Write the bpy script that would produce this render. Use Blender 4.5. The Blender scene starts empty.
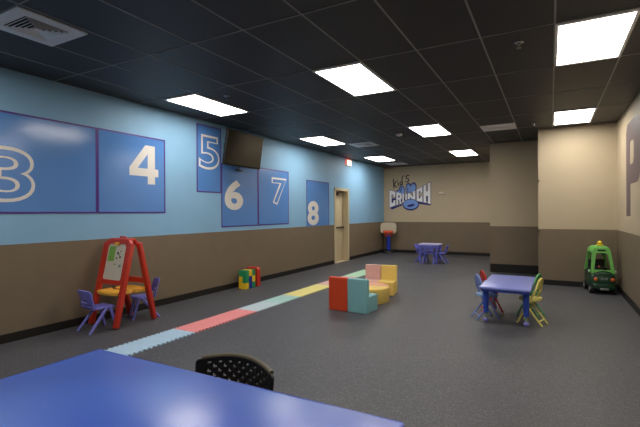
import bpy, bmesh, math, random
from mathutils import Vector, Matrix, Euler
random.seed(7)
PI = math.pi
SC = bpy.context.scene
COL = SC.collection

# ---------------------------------------------------------------- camera, world, exposure
CAM_H, YAW, PITCH, ROLL, F = 1.4415, 0.5009, -0.002, -0.0049, 421.135
r0 = Vector((math.cos(YAW), math.sin(YAW), 0)); d0 = Vector((-math.sin(YAW), math.cos(YAW), 0)); z0 = Vector((0, 0, 1))
fw = d0*math.cos(PITCH) + z0*math.sin(PITCH); up = -d0*math.sin(PITCH) + z0*math.cos(PITCH)
rt = r0*math.cos(ROLL) + up*math.sin(ROLL); up2 = up*math.cos(ROLL) - r0*math.sin(ROLL)
cam_d = bpy.data.cameras.new('camera'); cam_d.sensor_width = 36; cam_d.lens = 36*F/640; cam_d.clip_start = 0.02
cam = bpy.data.objects.new('camera', cam_d); COL.objects.link(cam)
M = Matrix.Identity(4)
for i, v in enumerate((rt, up2, -fw)):
    for j in range(3): M[j][i] = v[j]
M[2][3] = CAM_H
cam.matrix_world = M
SC.camera = cam
w = bpy.data.worlds.new('world'); SC.world = w; w.use_nodes = True
w.node_tree.nodes['Background'].inputs[0].default_value = (0.02, 0.02, 0.022, 1)
w.node_tree.nodes['Background'].inputs[1].default_value = 1.0
SC.view_settings.view_transform = 'Standard'; SC.view_settings.look = 'None'
SC.view_settings.gamma = 1.0; SC.view_settings.use_curve_mapping = False
SC.view_settings.exposure = 1.22
LIGHT_STRENGTH = 7.0
LIGHT_COLOUR = (1.0, 0.955, 0.88, 1)
SC.cycles.max_bounces = 8; SC.cycles.diffuse_bounces = 5
SC.cycles.sample_clamp_indirect = 6.0
SC.cycles.use_denoising = True

# ---------------------------------------------------------------- room dimensions
WX, RX, FY, MY, RY, NY = -5.3555, 1.0761, 14.659, 10.859, 9.434, -3.6
MX, PX = -1.279, -0.214
CZ, WZ = 3.0758, 1.0983

# ---------------------------------------------------------------- materials
def lin(c):
    return tuple(((x/255)/12.92 if x/255 <= 0.04045 else ((x/255+0.055)/1.055)**2.4) for x in c) + (1.0,)
def mat(name, c, rough=0.5, spec=0.5, metal=0.0, var=0.06, scale=40, bump=0.0, bscale=200, coat=0.0):
    m = bpy.data.materials.new(name); m.use_nodes = True
    nt = m.node_tree; b = nt.nodes['Principled BSDF']
    b.inputs['Roughness'].default_value = rough; b.inputs['Metallic'].default_value = metal
    b.inputs['Specular IOR Level'].default_value = spec
    b.inputs['Coat Weight'].default_value = coat
    tc = nt.nodes.new('ShaderNodeTexCoord')
    n = nt.nodes.new('ShaderNodeTexNoise'); n.inputs['Scale'].default_value = scale; n.inputs['Detail'].default_value = 3
    nt.links.new(tc.outputs['Object'], n.inputs['Vector'])
    r = nt.nodes.new('ShaderNodeValToRGB')
    c4 = lin(c)
    r.color_ramp.elements[0].position = 0.3; r.color_ramp.elements[1].position = 0.7
    r.color_ramp.elements[0].color = tuple(x*(1-var) for x in c4[:3]) + (1,)
    r.color_ramp.elements[1].color = tuple(min(1, x*(1+var)) for x in c4[:3]) + (1,)
    nt.links.new(n.outputs['Fac'], r.inputs['Fac']); nt.links.new(r.outputs['Color'], b.inputs['Base Color'])
    if bump:
        n2 = nt.nodes.new('ShaderNodeTexNoise'); n2.inputs['Scale'].default_value = bscale
        nt.links.new(tc.outputs['Object'], n2.inputs['Vector'])
        bp = nt.nodes.new('ShaderNodeBump'); bp.inputs['Strength'].default_value = bump; bp.inputs['Distance'].default_value = 0.002
        nt.links.new(n2.outputs['Fac'], bp.inputs['Height']); nt.links.new(bp.outputs['Normal'], b.inputs['Normal'])
    return m
def emit(name, c, s):
    m = bpy.data.materials.new(name); m.use_nodes = True
    nt = m.node_tree; b = nt.nodes['Principled BSDF']
    b.inputs['Base Color'].default_value = (0.8, 0.8, 0.8, 1)
    b.inputs['Emission Color'].default_value = c; b.inputs['Emission Strength'].default_value = s
    return m
def carpet_mat():
    m = bpy.data.materials.new('carpet'); m.use_nodes = True
    nt = m.node_tree; b = nt.nodes['Principled BSDF']
    b.inputs['Roughness'].default_value = 0.5; b.inputs['Specular IOR Level'].default_value = 0.45
    tc = nt.nodes.new('ShaderNodeTexCoord')
    v = nt.nodes.new('ShaderNodeTexVoronoi'); v.inputs['Scale'].default_value = 130
    nt.links.new(tc.outputs['Object'], v.inputs['Vector'])
    sep = nt.nodes.new('ShaderNodeSeparateColor'); nt.links.new(v.outputs['Color'], sep.inputs[0])
    r = nt.nodes.new('ShaderNodeValToRGB')
    e = r.color_ramp.elements
    e[0].position = 0.0; e[0].color = lin((66, 66, 71)); e[1].position = 1.0; e[1].color = lin((116, 116, 119))
    k = e.new(0.6); k.color = lin((77, 77, 82)); k = e.new(0.9); k.color = lin((92, 92, 96))
    nt.links.new(sep.outputs[0], r.inputs['Fac'])
    n = nt.nodes.new('ShaderNodeTexNoise'); n.inputs['Scale'].default_value = 0.9; n.inputs['Detail'].default_value = 4
    nt.links.new(tc.outputs['Object'], n.inputs['Vector'])
    mx = nt.nodes.new('ShaderNodeMix'); mx.data_type = 'RGBA'; mx.blend_type = 'MULTIPLY'; mx.inputs[0].default_value = 1
    r2 = nt.nodes.new('ShaderNodeValToRGB')
    r2.color_ramp.elements[0].position = 0.3; r2.color_ramp.elements[0].color = (0.86, 0.86, 0.87, 1)
    r2.color_ramp.elements[1].position = 0.7; r2.color_ramp.elements[1].color = (1, 1, 1, 1)
    nt.links.new(n.outputs['Fac'], r2.inputs['Fac'])
    nt.links.new(r.outputs['Color'], mx.inputs[6]); nt.links.new(r2.outputs['Color'], mx.inputs[7])
    nt.links.new(mx.outputs[2], b.inputs['Base Color'])
    bp = nt.nodes.new('ShaderNodeBump'); bp.inputs['Strength'].default_value = 0.25; bp.inputs['Distance'].default_value = 0.002
    nt.links.new(sep.outputs[1], bp.inputs['Height']); nt.links.new(bp.outputs['Normal'], b.inputs['Normal'])
    return m

K = {}
def mk(key, *a, **k): K[key] = mat(key, *a, **k)
K['carpet'] = carpet_mat()
mk('blue_paint', (136, 180, 214), 0.55, 0.35, var=0.025, scale=3, bump=0.05, bscale=120)
mk('brown_paint', (122, 108, 90), 0.55, 0.3, var=0.03, scale=4, bump=0.05, bscale=120)
mk('beige_paint', (190, 174, 147), 0.6, 0.3, var=0.02, scale=3, bump=0.05, bscale=120)
mk('black_vinyl', (26, 23, 21), 0.5, 0.4)
mk('ceiling_tile', (49, 47, 48), 0.55, 0.5, var=0.12, scale=120, bump=0.2, bscale=300)
mk('ceiling_bar', (150, 148, 146), 0.5, 0.4)
mk('white_metal', (236, 236, 238), 0.45, 0.4)
mk('dark_slot', (22, 22, 24), 0.6, 0.3)
mk('chrome', (190, 190, 190), 0.25, 0.5, metal=1.0)
mk('panel_blue', (88, 138, 206), 0.15, 0.7, var=0.03, scale=2, bump=0.12, bscale=90)
mk('panel_purple', (78, 40, 132), 0.35, 0.5)
mk('numeral_white', (226, 222, 216), 0.35, 0.5, var=0.02)
mk('door_paint', (205, 190, 158), 0.45, 0.4, var=0.02)
mk('bronze', (92, 80, 62), 0.4, 0.5, metal=0.6)
mk('screen', (18, 15, 12), 0.12, 0.6, var=0.02)
mk('black_plastic', (22, 22, 23), 0.38, 0.5)
mk('chair_black', (26, 25, 24), 0.42, 0.5)
mk('rim_highlight', (92, 84, 68), 0.4, 0.5)  # black chair's top rim, with the ceiling lights' glint put into its colour
mk('table_blue', (22, 76, 188), 0.45, 0.5, var=0.03, scale=4)
mk('table_edge', (40, 70, 180), 0.35, 0.5)
mk('kid_table_top', (132, 142, 216), 0.3, 0.5, var=0.03)
mk('kid_table_leg', (52, 84, 190), 0.35, 0.5)
mk('foot_ball', (132, 128, 200), 0.45, 0.5)
mk('chair_purple', (112, 112, 198), 0.4, 0.5)
mk('chair_indigo', (112, 116, 210), 0.4, 0.5)
mk('chair_red', (196, 48, 34), 0.4, 0.5)
mk('chair_yellow', (232, 220, 120), 0.4, 0.5)
mk('chair_green', (92, 162, 104), 0.4, 0.5)
mk('chair_blue', (124, 144, 208), 0.4, 0.5)
mk('pale_blue_pad', (140, 172, 214), 0.45, 0.5)
mk('toy_red', (198, 54, 36), 0.4, 0.5)
mk('toy_orange', (244, 184, 66), 0.4, 0.5)
mk('toy_yellow', (240, 196, 40), 0.4, 0.5)
mk('toy_green', (30, 140, 90), 0.45, 0.5)
mk('toy_blue', (24, 34, 140), 0.45, 0.5)
mk('board_white', (214, 206, 190), 0.4, 0.5, var=0.02)
mk('magnet_green', (130, 178, 84), 0.5, 0.4, var=0.35, scale=60)
mk('foam_red', (206, 70, 34), 0.55, 0.35, bump=0.1)
mk('foam_teal', (128, 182, 188), 0.55, 0.35, bump=0.1)
mk('foam_pink', (226, 178, 170), 0.55, 0.35, bump=0.1)
mk('foam_salmon', (224, 160, 130), 0.55, 0.35, bump=0.1)
mk('foam_yellow', (238, 206, 112), 0.55, 0.35, bump=0.1)
mk('mat_blue', (172, 200, 224), 0.8, 0.2, bump=0.2)
mk('mat_red', (232, 146, 148), 0.8, 0.2, bump=0.2)
mk('mat_grey', (188, 204, 212), 0.8, 0.2, bump=0.2)
mk('mat_mint', (172, 208, 204), 0.8, 0.2, bump=0.2)
mk('mat_yellow', (236, 224, 146), 0.8, 0.2, bump=0.2)
mk('mat_pink', (226, 184, 180), 0.8, 0.2, bump=0.2)
mk('mat_green', (182, 220, 190), 0.8, 0.2, bump=0.2)
mk('car_green', (112, 184, 90), 0.35, 0.5)
mk('car_dark', (26, 62, 38), 0.35, 0.5)
mk('tyre', (24, 24, 25), 0.6, 0.4)
mk('hub_grey', (150, 150, 150), 0.4, 0.5)
mk('lamp_orange', (222, 104, 44), 0.35, 0.5)
mk('grey_plate', (150, 152, 150), 0.45, 0.4)
mk('pale_green', (170, 210, 180), 0.4, 0.5)
mk('hoop_cream', (196, 186, 164), 0.5, 0.4)
mk('hoop_orange', (226, 82, 34), 0.45, 0.5)
mk('hoop_blue', (28, 60, 190), 0.4, 0.5)
mk('net_white', (190, 180, 170), 0.7, 0.3)
mk('pale_lilac', (176, 172, 212), 0.4, 0.5)
mk('sage', (128, 146, 132), 0.5, 0.4)
mk('letter_plum', (106, 88, 94), 0.5, 0.4, var=0.03)
mk('logo_navy', (30, 32, 110), 0.45, 0.4)
mk('logo_blue', (120, 156, 222), 0.45, 0.4)
mk('logo_white', (238, 236, 238), 0.45, 0.4)
mk('logo_black', (30, 28, 36), 0.5, 0.4)
mk('exit_housing', (200, 170, 160), 0.5, 0.4)
tb = K['table_blue'].node_tree.nodes['Principled BSDF']
tb.inputs['Coat Weight'].default_value = 1.0; tb.inputs['Coat Roughness'].default_value = 0.27; tb.inputs['Coat IOR'].default_value = 1.75
K['diffuser'] = emit('diffuser', LIGHT_COLOUR, LIGHT_STRENGTH)
K['diffuser_bright'] = emit('diffuser_bright', LIGHT_COLOUR, LIGHT_STRENGTH*1.25)
K['exit_face'] = emit('exit_face', (1.0, 0.84, 0.70, 1), 0.42)
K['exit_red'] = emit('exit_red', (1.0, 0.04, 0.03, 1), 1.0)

# ---------------------------------------------------------------- mesh builder
class MB:
    def __init__(s):
        s.bm = bmesh.new(); s.mi = 0
    def _mark(s, faces):
        for f in faces: f.material_index = s.mi
    def box(s, c, size, bev=0.0, rot=None, seg=2, taper=None):
        r = bmesh.ops.create_cube(s.bm, size=1.0)
        vs = r['verts']
        for v in vs:
            x, y, z = v.co.x*size[0], v.co.y*size[1], v.co.z*size[2]
            if taper and v.co.z > 0: x *= taper[0]; y *= taper[1]
            p = Vector((x, y, z))
            if rot is not None: p = rot @ p
            v.co = p + Vector(c)
        fs = {f for v in vs for f in v.link_faces}
        s._mark(fs)
        if bev:
            es = list({e for v in vs for e in v.link_edges})
            q = bmesh.ops.bevel(s.bm, geom=es, offset=bev, segments=seg, profile=0.5, affect='EDGES', clamp_overlap=True)
            s._mark(q['faces'])
        return s
    def cyl(s, p0, p1, r0, r1=None, n=16):
        return s.tube([p0, p1], r0, n, radii=[r0, r0 if r1 is None else r1])
    def tube(s, path, r, n=10, radii=None, closed=False):
        P = [Vector(p) for p in path]; N = len(P)
        rings = []; ref = None
        for i in range(N):
            if closed: t = (P[(i+1) % N] - P[(i-1) % N])
            else: t = P[min(i+1, N-1)] - P[max(i-1, 0)]
            t.normalize()
            if ref is None:
                ref = Vector((0, 0, 1)) if abs(t.z) < 0.9 else Vector((1, 0, 0))
            a = (ref - t*ref.dot(t)).normalized(); b = t.cross(a); ref = a
            rr = radii[i] if radii else r
            rings.append([s.bm.verts.new(P[i] + (a*math.cos(2*PI*k/n) + b*math.sin(2*PI*k/n))*rr) for k in range(n)])
        fs = []
        for i in range(N if closed else N-1):
            A, B = rings[i], rings[(i+1) % N]
            for k in range(n):
                fs.append(s.bm.faces.new((A[k], A[(k+1) % n], B[(k+1) % n], B[k])))
        if not closed:
            fs.append(s.bm.faces.new(list(reversed(rings[0])))); fs.append(s.bm.faces.new(rings[-1]))
        s._mark(fs); return s
    def prism(s, poly, d0, d1, mp):
        A = [s.bm.verts.new(mp(x, y, d0)) for x, y in poly]; B = [s.bm.verts.new(mp(x, y, d1)) for x, y in poly]
        n = len(poly); fs = []
        a = s.bm.faces.new(list(reversed(A))); b = s.bm.faces.new(B)
        for i in range(n): fs.append(s.bm.faces.new((A[i], A[(i+1) % n], B[(i+1) % n], B[i])))
        s._mark(fs + [a, b])
        if n > 4:
            a.normal_update(); b.normal_update()
            q = bmesh.ops.triangulate(s.bm, faces=[a, b]); s._mark(q['faces'])
        return s
    def ring(s, outer, inner, d0, d1, mp):
        n = len(outer); R = []
        for poly in (outer, inner):
            for d in (d0, d1): R.append([s.bm.verts.new(mp(x, y, d)) for x, y in poly])
        o0, o1, i0, i1 = R; fs = []
        for k in range(n):
            l = (k+1) % n
            fs += [s.bm.faces.new((o1[k], o1[l], i1[l], i1[k])), s.bm.faces.new((o0[l], o0[k], i0[k], i0[l])),
                   s.bm.faces.new((o0[k], o0[l], o1[l], o1[k])), s.bm.faces.new((i0[l], i0[k], i1[k], i1[l]))]
        s._mark(fs); return s
    def lathe(s, prof, o=(0, 0, 0), n=24, a0=0.0, a1=2*PI):
        o = Vector(o); full = abs(a1-a0-2*PI) < 1e-6
        m = n if full else n+1
        rings = []
        for r, z in prof:
            if r < 1e-6: rings.append([s.bm.verts.new(o + Vector((0, 0, z)))])
            else: rings.append([s.bm.verts.new(o + Vector((r*math.cos(a0+(a1-a0)*k/n), r*math.sin(a0+(a1-a0)*k/n), z))) for k in range(m)])
        fs = []
        for A, B in zip(rings, rings[1:]):
            for k in range(n):
                l = (k+1) % m
                q = [A[k % len(A)], A[l % len(A)], B[l % len(B)], B[k % len(B)]]
                u = []
                for v in q:
                    if v not in u: u.append(v)
                if len(u) > 2: fs.append(s.bm.faces.new(u))
        if not full:
            fs.append(s.bm.faces.new([R[0] for R in rings][::-1])); 
            e = [R[-1] if len(R) > 1 else R[0] for R in rings]
            fs.append(s.bm.faces.new(e))
        s._mark(fs); return s
    def ball(s, c, r, sc=(1, 1, 1), n=16):
        q = bmesh.ops.create_uvsphere(s.bm, u_segments=n, v_segments=max(6, n//2), radius=r)
        for v in q['verts']: v.co = Vector((v.co.x*sc[0], v.co.y*sc[1], v.co.z*sc[2])) + Vector(c)
        s._mark({f for v in q['verts'] for f in v.link_faces}); return s
    def grid(s, fn, nu, nv, skip=None):
        V = [[s.bm.verts.new(fn(i/nu, j/nv)) for i in range(nu+1)] for j in range(nv+1)]
        fs = []
        for j in range(nv):
            for i in range(nu):
                if skip and skip(i, j): continue
                fs.append(s.bm.faces.new((V[j][i], V[j][i+1], V[j+1][i+1], V[j+1][i])))
        s._mark(fs)
        for v in [v for row in V for v in row if not v.link_faces]: s.bm.verts.remove(v)
        return s
    def build(s, name, m, parent=None, solid=0.0, bevel=0.0, sub=0):
        bmesh.ops.recalc_face_normals(s.bm, faces=s.bm.faces[:])
        me = bpy.data.meshes.new(name); s.bm.to_mesh(me); s.bm.free()
        for x in (m if isinstance(m, (list, tuple)) else [m]): me.materials.append(K[x])
        me.polygons.foreach_set('use_smooth', [True]*len(me.polygons))
        me.set_sharp_from_angle(angle=math.radians(38))
        o = bpy.data.objects.new(name, me); COL.objects.link(o)
        if parent: o.parent = parent
        if solid:
            d = o.modifiers.new('solid', 'SOLIDIFY'); d.thickness = solid; d.offset = 0
        if bevel:
            d = o.modifiers.new('bevel', 'BEVEL'); d.width = bevel; d.segments = 2; d.limit_method = 'ANGLE'
        return o

def tag(o, label, cat, group=None):
    o['label'] = label; o['category'] = cat
    if group: o['group'] = group
    return o
def thing(name, label, cat, loc=(0, 0, 0), rz=0.0, group=None):
    o = bpy.data.objects.new(name, None); COL.objects.link(o); o.empty_display_size = 0.05
    o.location = loc; o.rotation_euler = (0, 0, rz)
    return tag(o, label, cat, group)
def copy_thing(src, loc, rz, label, group=None):
    def cp(o, par):
        c = o.copy(); COL.objects.link(c)
        if par: c.parent = par
        for ch in list(o.children): cp(ch, c)
        return c
    r = cp(src, None); r.location = loc; r.rotation_euler = (0, 0, rz); r['label'] = label
    if group: r['group'] = group
    return r
def struct(o): o['kind'] = 'structure'; return o
def mp_xz(x, z, d): return Vector((x, d, z))     # polygon in x-z, depth along y
def mp_yz(y, z, d): return Vector((d, y, z))     # polygon in y-z, depth along x
def mp_xy(x, y, d): return Vector((x, y, d))
def rrect(x0, y0, x1, y1, r, n=5):
    rs = r if isinstance(r, (list, tuple)) else [r]*4     # corners: (x1,y1),(x0,y1),(x0,y0),(x1,y0)
    out = []
    for (cx, cy, a), q in zip(((x1, y1, 0), (x0, y1, 90), (x0, y0, 180), (x1, y0, 270)), rs):
        sx = 1 if cx == x1 else -1; sy = 1 if cy == y1 else -1
        for k in range(n+1):
            t = math.radians(a + 90*k/n)
            out.append((cx - sx*q + q*math.cos(t), cy - sy*q + q*math.sin(t)))
    return out
def ellipse(cx, cy, a, b, n=24, rot=0.0):
    return [(cx + a*math.cos(t)*math.cos(rot) - b*math.sin(t)*math.sin(rot), cy + a*math.cos(t)*math.sin(rot) + b*math.sin(t)*math.cos(rot))
            for t in (2*PI*k/n for k in range(n))]
def glyph(bm_, body, box, off, d0, d1, mp):
    """text outline fitted into box (x0,y0,x1,y1), given a thickness d0..d1 through mp"""
    cu = bpy.data.curves.new('glyph', 'FONT'); cu.body = body; cu.offset = off; cu.extrude = 0.5; cu.resolution_u = 6
    o = bpy.data.objects.new('glyph', cu); COL.objects.link(o)
    dg = bpy.context.evaluated_depsgraph_get(); dg.update()
    me = bpy.data.meshes.new_from_object(o.evaluated_get(dg))
    bpy.data.objects.remove(o); bpy.data.curves.remove(cu)
    xs = [v.co.x for v in me.vertices]; ys = [v.co.y for v in me.vertices]
    ax, bx, ay, by = min(xs), max(xs), min(ys), max(ys)
    V = [bm_.bm.verts.new(mp(box[0] + (v.co.x-ax)/(bx-ax)*(box[2]-box[0]), box[1] + (v.co.y-ay)/(by-ay)*(box[3]-box[1]), d1 if v.co.z > 0 else d0)) for v in me.vertices]
    fs = []
    for p in me.polygons:
        try: fs.append(bm_.bm.faces.new([V[i] for i in p.vertices]))
        except ValueError: pass
    bm_._mark(fs); bpy.data.meshes.remove(me)
    return ((bx-ax), (by-ay))

# ---------------------------------------------------------------- room shell
T = 0.2
DY0, DY1, DZ = 10.655, 11.535, 2.115          # door opening
b = MB()
b.prism([(WX-T-0.1, NY-T), (RX+T, NY-T), (RX+T, RY+T), (RX+T, FY+T), (WX-T-0.1, FY+T)], -0.15, 0.0, mp_xy)
struct(b.build('floor', 'carpet'))

def wall(name, x0, x1, y0, y1, upper):
    b = MB()
    b.mi = 0; b.box(((x0+x1)/2, (y0+y1)/2, (WZ+CZ+0.1)/2), (x1-x0, y1-y0, CZ+0.1-WZ))
    b.mi = 1; b.box(((x0+x1)/2, (y0+y1)/2, WZ/2), (x1-x0, y1-y0, WZ))
    return struct(b.build(name, [upper, 'brown_paint']))
b = MB()
for (y0, y1, z0_) in ((NY-T, DY0, 0), (DY1, FY+T, 0), (DY0, DY1, DZ)):
    if z0_ == 0:
        b.mi = 1; b.box((WX-T/2, (y0+y1)/2, WZ/2), (T, y1-y0, WZ))
    zz = max(z0_, WZ)
    b.mi = 0; b.box((WX-T/2, (y0+y1)/2, (zz+CZ+0.1)/2), (T, y1-y0, CZ+0.1-zz))
struct(b.build('wall_left', ['blue_paint', 'brown_paint']))
wall('wall_far', WX, MX+T, FY, FY+T, 'beige_paint')
wall('wall_recess', MX, PX, MY, MY+T, 'beige_paint')
wall('wall_recess_side', MX, MX+T, MY+T, FY, 'beige_paint')
wall('wall_pier', PX, RX+T, RY, RY+T, 'beige_paint')
wall('wall_pier_side', PX, PX+T, RY+T, MY, 'beige_paint')
wall('wall_right', RX, RX+T, NY, RY, 'beige_paint')
wall('wall_near', WX, RX+T, NY-T, NY, 'beige_paint')

b = MB()
b.mi = 0; b.box(((WX+RX)/2, (NY+FY)/2, CZ+0.05), (RX-WX+0.4, FY-NY+0.4, 0.1))
b.mi = 1
GX = [0.039 + 0.61*k for k in range(-8, 2)]
GY = [4.194 + 1.22*k for k in range(-6, 9)]
def room_x1(y): return RX if y < RY else (PX if y < MY else MX)
for x in GX:
    y1 = RY if x > PX else (MY if x > MX else FY)
    b.box((x, (NY+y1)/2, CZ-0.001), (0.016, y1-NY, 0.006))
for y in GY:
    b.box(((WX+room_x1(y))/2, y, CZ-0.0012), (room_x1(y)-WX, 0.011, 0.006))
struct(b.build('ceiling', ['ceiling_tile', 'ceiling_bar']))

def base(name, x0, x1, y0, y1, h=0.1):
    b = MB(); b.box(((x0+x1)/2, (y0+y1)/2, h/2), (x1-x0, y1-y0, h)); return struct(b.build(name, 'black_vinyl'))
e = 0.012
b = MB()
for y0, y1 in ((NY, DY0-0.06), (DY1+0.06, FY)): b.box((WX+e/2, (y0+y1)/2, 0.05), (e, y1-y0, 0.1))
struct(b.build('baseboard_left', 'black_vinyl'))
base('baseboard_far', WX+e, MX, FY-e, FY)
base('baseboard_recess', MX, PX, MY-e, MY, 0.2)
base('baseboard_pier', PX, RX-e, RY-e, RY)
base('baseboard_right', RX-e, RX, NY, RY)

# door in the left wall
b = MB(); D = 0.19
fw_ = 0.05
b.box((WX-D/2+0.01, DY0-0.0+0.02, DZ/2), (D+0.02, 0.04, DZ)); b.box((WX-D/2+0.01, DY1-0.02, DZ/2), (D+0.02, 0.04, DZ))
b.box((WX-D/2+0.01, (DY0+DY1)/2, DZ-0.02), (D+0.02, DY1-DY0, 0.04))
b.box((WX+0.011, DY0-0.01, (DZ+0.03)/2), (0.02, 0.07, DZ+0.03)); b.box((WX+0.011, DY1+0.01, (DZ+0.03)/2), (0.02, 0.07, DZ+0.03))
b.box((WX+0.011, (DY0+DY1)/2, DZ+0.005), (0.02, DY1-DY0+0.09, 0.06))
door = struct(b.build('door_1', 'door_paint'))
b = MB(); b.box((WX-D+0.02, (DY0+DY1)/2, (DZ-0.04)/2+0.004), (0.045, DY1-DY0-0.085, DZ-0.05), 0.003); b.build('door_leaf', 'door_paint', door)
b = MB(); b.box((WX-D+0.075, (DY0+DY1)/2-0.12, DZ-0.14), (0.06, 0.26, 0.07), 0.008)
b.tube([(WX-D+0.09, DY0+0.30, DZ-0.10), (WX-0.03, DY0+0.52, DZ-0.075), (WX-D+0.08, DY0+0.62, DZ-0.06)], 0.012, 8); b.build('door_closer', 'bronze', door)
b = MB(); b.box((WX-D+0.085, (DY0+DY1)/2, 1.0), (0.03, 0.72, 0.055), 0.008)
b.box((WX-D+0.06, DY0+0.10, 1.0), (0.05, 0.09, 0.085), 0.008); b.box((WX-D+0.06, DY1-0.10, 1.0), (0.05, 0.07, 0.07), 0.008); b.build('panic_bar', 'bronze', door)
b = MB(); b.box((WX-D/2, (DY0+DY1)/2, 0.004), (D, DY1-DY0-0.08, 0.008)); b.build('threshold', 'door_paint', door)

# ---------------------------------------------------------------- ceiling fittings
LX, LY = (0.344, -2.096, -4.536), (1.14, 4.804, 8.464, 12.124)
def light_proto():
    t = thing('ceiling_light', '', 'ceiling light', (0, 0, CZ-0.004), 0, 'ceiling light panels')
    b = MB(); b.ring(rrect(-0.302, -0.607, 0.302, 0.607, 0.001, 1), rrect(-0.277, -0.564, 0.277, 0.564, 0.001, 1), -0.012, 0.001, mp_xy); b.build('frame', 'white_metal', t)
    b = MB(); b.box((0, 0, -0.005), (0.556, 1.13, 0.006)); b.build('diffuser', 'diffuser', t)
    return t
LL = {(0, 1): 'large bright ceiling light panel nearest the plum letter on the right wall',
      (0, 2): 'small-looking ceiling light panel just in front of the beige pier wall',
      (1, 1): 'bright ceiling light panel in the middle of the room, nearest of its row',
      (1, 2): 'bright ceiling light panel over the middle row, between smoke detector and square vent',
      (1, 3): 'farthest ceiling light panel of the middle row, near the far wall logo',
      (2, 1): 'ceiling light panel close to the blue wall, above numeral 4 and 5',
      (2, 2): 'ceiling light panel close to the blue wall, above numeral 7',
      (2, 3): 'farthest ceiling light panel of the row along the blue wall, past the exit sign'}
first = None
for i, x in enumerate(LX):
    for j, y in enumerate(LY):
        if i == 0 and j == 3: continue
        lab = LL.get((i, j), 'ceiling light panel behind or above the viewpoint, out of the picture')
        if first is None: first = light_proto(); first.location = (x, y, CZ-0.004); first['label'] = lab
        else:
            lt = copy_thing(first, (x, y, CZ-0.004), 0, lab)
            if j == 3:      # output raised on the far row to brighten the far end
                for ch in lt.children:
                    if ch.name.startswith('diffuser'): ch.material_slots[0].link = 'OBJECT'; ch.material_slots[0].material = K['diffuser_bright']

def diffuser_vent(x, y, label):
    t = thing('ceiling_vent', label, 'vent', (x, y, CZ-0.004), 0, 'ceiling air vents')
    b = MB(); b.ring(rrect(-0.288, -0.288, 0.288, 0.288, 0.004, 1), rrect(-0.18, -0.18, 0.18, 0.18, 0.002, 1), -0.010, 0.001, mp_xy); b.build('plate', 'white_metal', t)
    b = MB(); b.box((0, 0, -0.001), (0.37, 0.37, 0.004)); b.build('backing', 'dark_slot', t)
    b = MB()
    for k in range(5):
        q = 0.165 - 0.033*k
        for s in (-1, 1):
            rot = Matrix.Rotation(-s*0.6, 3, 'X')
            b.box((0, s*q, -0.013), (2*q, 0.022, 0.004), rot=rot)
            rot = Matrix.Rotation(s*0.6, 3, 'Y')
            b.box((s*q, 0, -0.013), (0.022, 2*q, 0.004), rot=rot)
    b.box((0, 0, -0.013), (0.03, 0.03, 0.006)); b.build('louvre', 'white_metal', t)
def slot_vent(x, y, label):
    t = thing('ceiling_vent', label, 'vent', (x, y, CZ-0.004), 0, 'ceiling air vents')
    b = MB(); b.ring(rrect(-0.3, -0.3, 0.3, 0.3, 0.004, 1), rrect(-0.2, -0.07, 0.2, 0.07, 0.002, 1), -0.010, 0.001, mp_xy); b.build('plate', 'white_metal', t)
    b = MB(); b.box((0, 0, -0.001), (0.41, 0.15, 0.004)); b.build('backing', 'dark_slot', t)
    b = MB()
    for k in range(3): b.box((0, -0.042+0.042*k, -0.008), (0.4, 0.02, 0.004))
    b.build('louvre', 'white_metal', t)
diffuser_vent(-3.945, 2.050, 'square white ceiling vent with angled louvres, nearest, above numeral 3')
slot_vent(-0.876, 8.769, 'white ceiling vent in front of the recessed beige wall')
diffuser_vent(-3.926, 9.379, 'square white ceiling vent between two light panels near the exit sign')
slot_vent(-4.536, 13.655, 'white ceiling vent in the far corner above the basketball hoop')

def sprinkler(x, y, label):
    t = thing('sprinkler_head', label, 'sprinkler', (x, y, CZ), 0, 'ceiling sprinkler heads')
    b = MB(); b.lathe([(0, 0), (0.042, 0), (0.042, -0.006), (0.014, -0.012), (0.012, -0.03), (0, -0.03)], n=16); b.build('escutcheon', 'chrome', t)
    b = MB(); b.lathe([(0, -0.055), (0.024, -0.055), (0.024, -0.058), (0, -0.058)], n=12)
    for s in (-1, 1): b.tube([(s*0.01, 0, -0.028), (s*0.016, 0, -0.042), (s*0.004, 0, -0.056)], 0.003, 6)
    b.build('deflector', 'chrome', t)
sprinkler(-0.261, 4.486, 'small chrome sprinkler head in the dark ceiling, nearest, left of the largest light panel')
sprinkler(-3.952, 4.53, 'small sprinkler head beside the light panel above numerals 4 and 5')
sprinkler(-3.997, 8.85, 'small sprinkler head just before the square vent near the exit sign')
sprinkler(-0.264, 8.75, 'small sprinkler head beside the light panel by the beige pier')
sprinkler(-4.065, 13.3, 'small sprinkler head near the vent in the far corner')
b = MB(); b.lathe([(0, 0), (0.065, 0), (0.07, -0.012), (0.062, -0.035), (0.03, -0.045), (0, -0.046)], n=24)
o = b.build('smoke_detector', 'white_metal'); o.location = (-2.771, 8.514, CZ)
tag(o, 'round white smoke detector on the dark ceiling beside the middle light row', 'smoke detector')

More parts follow.
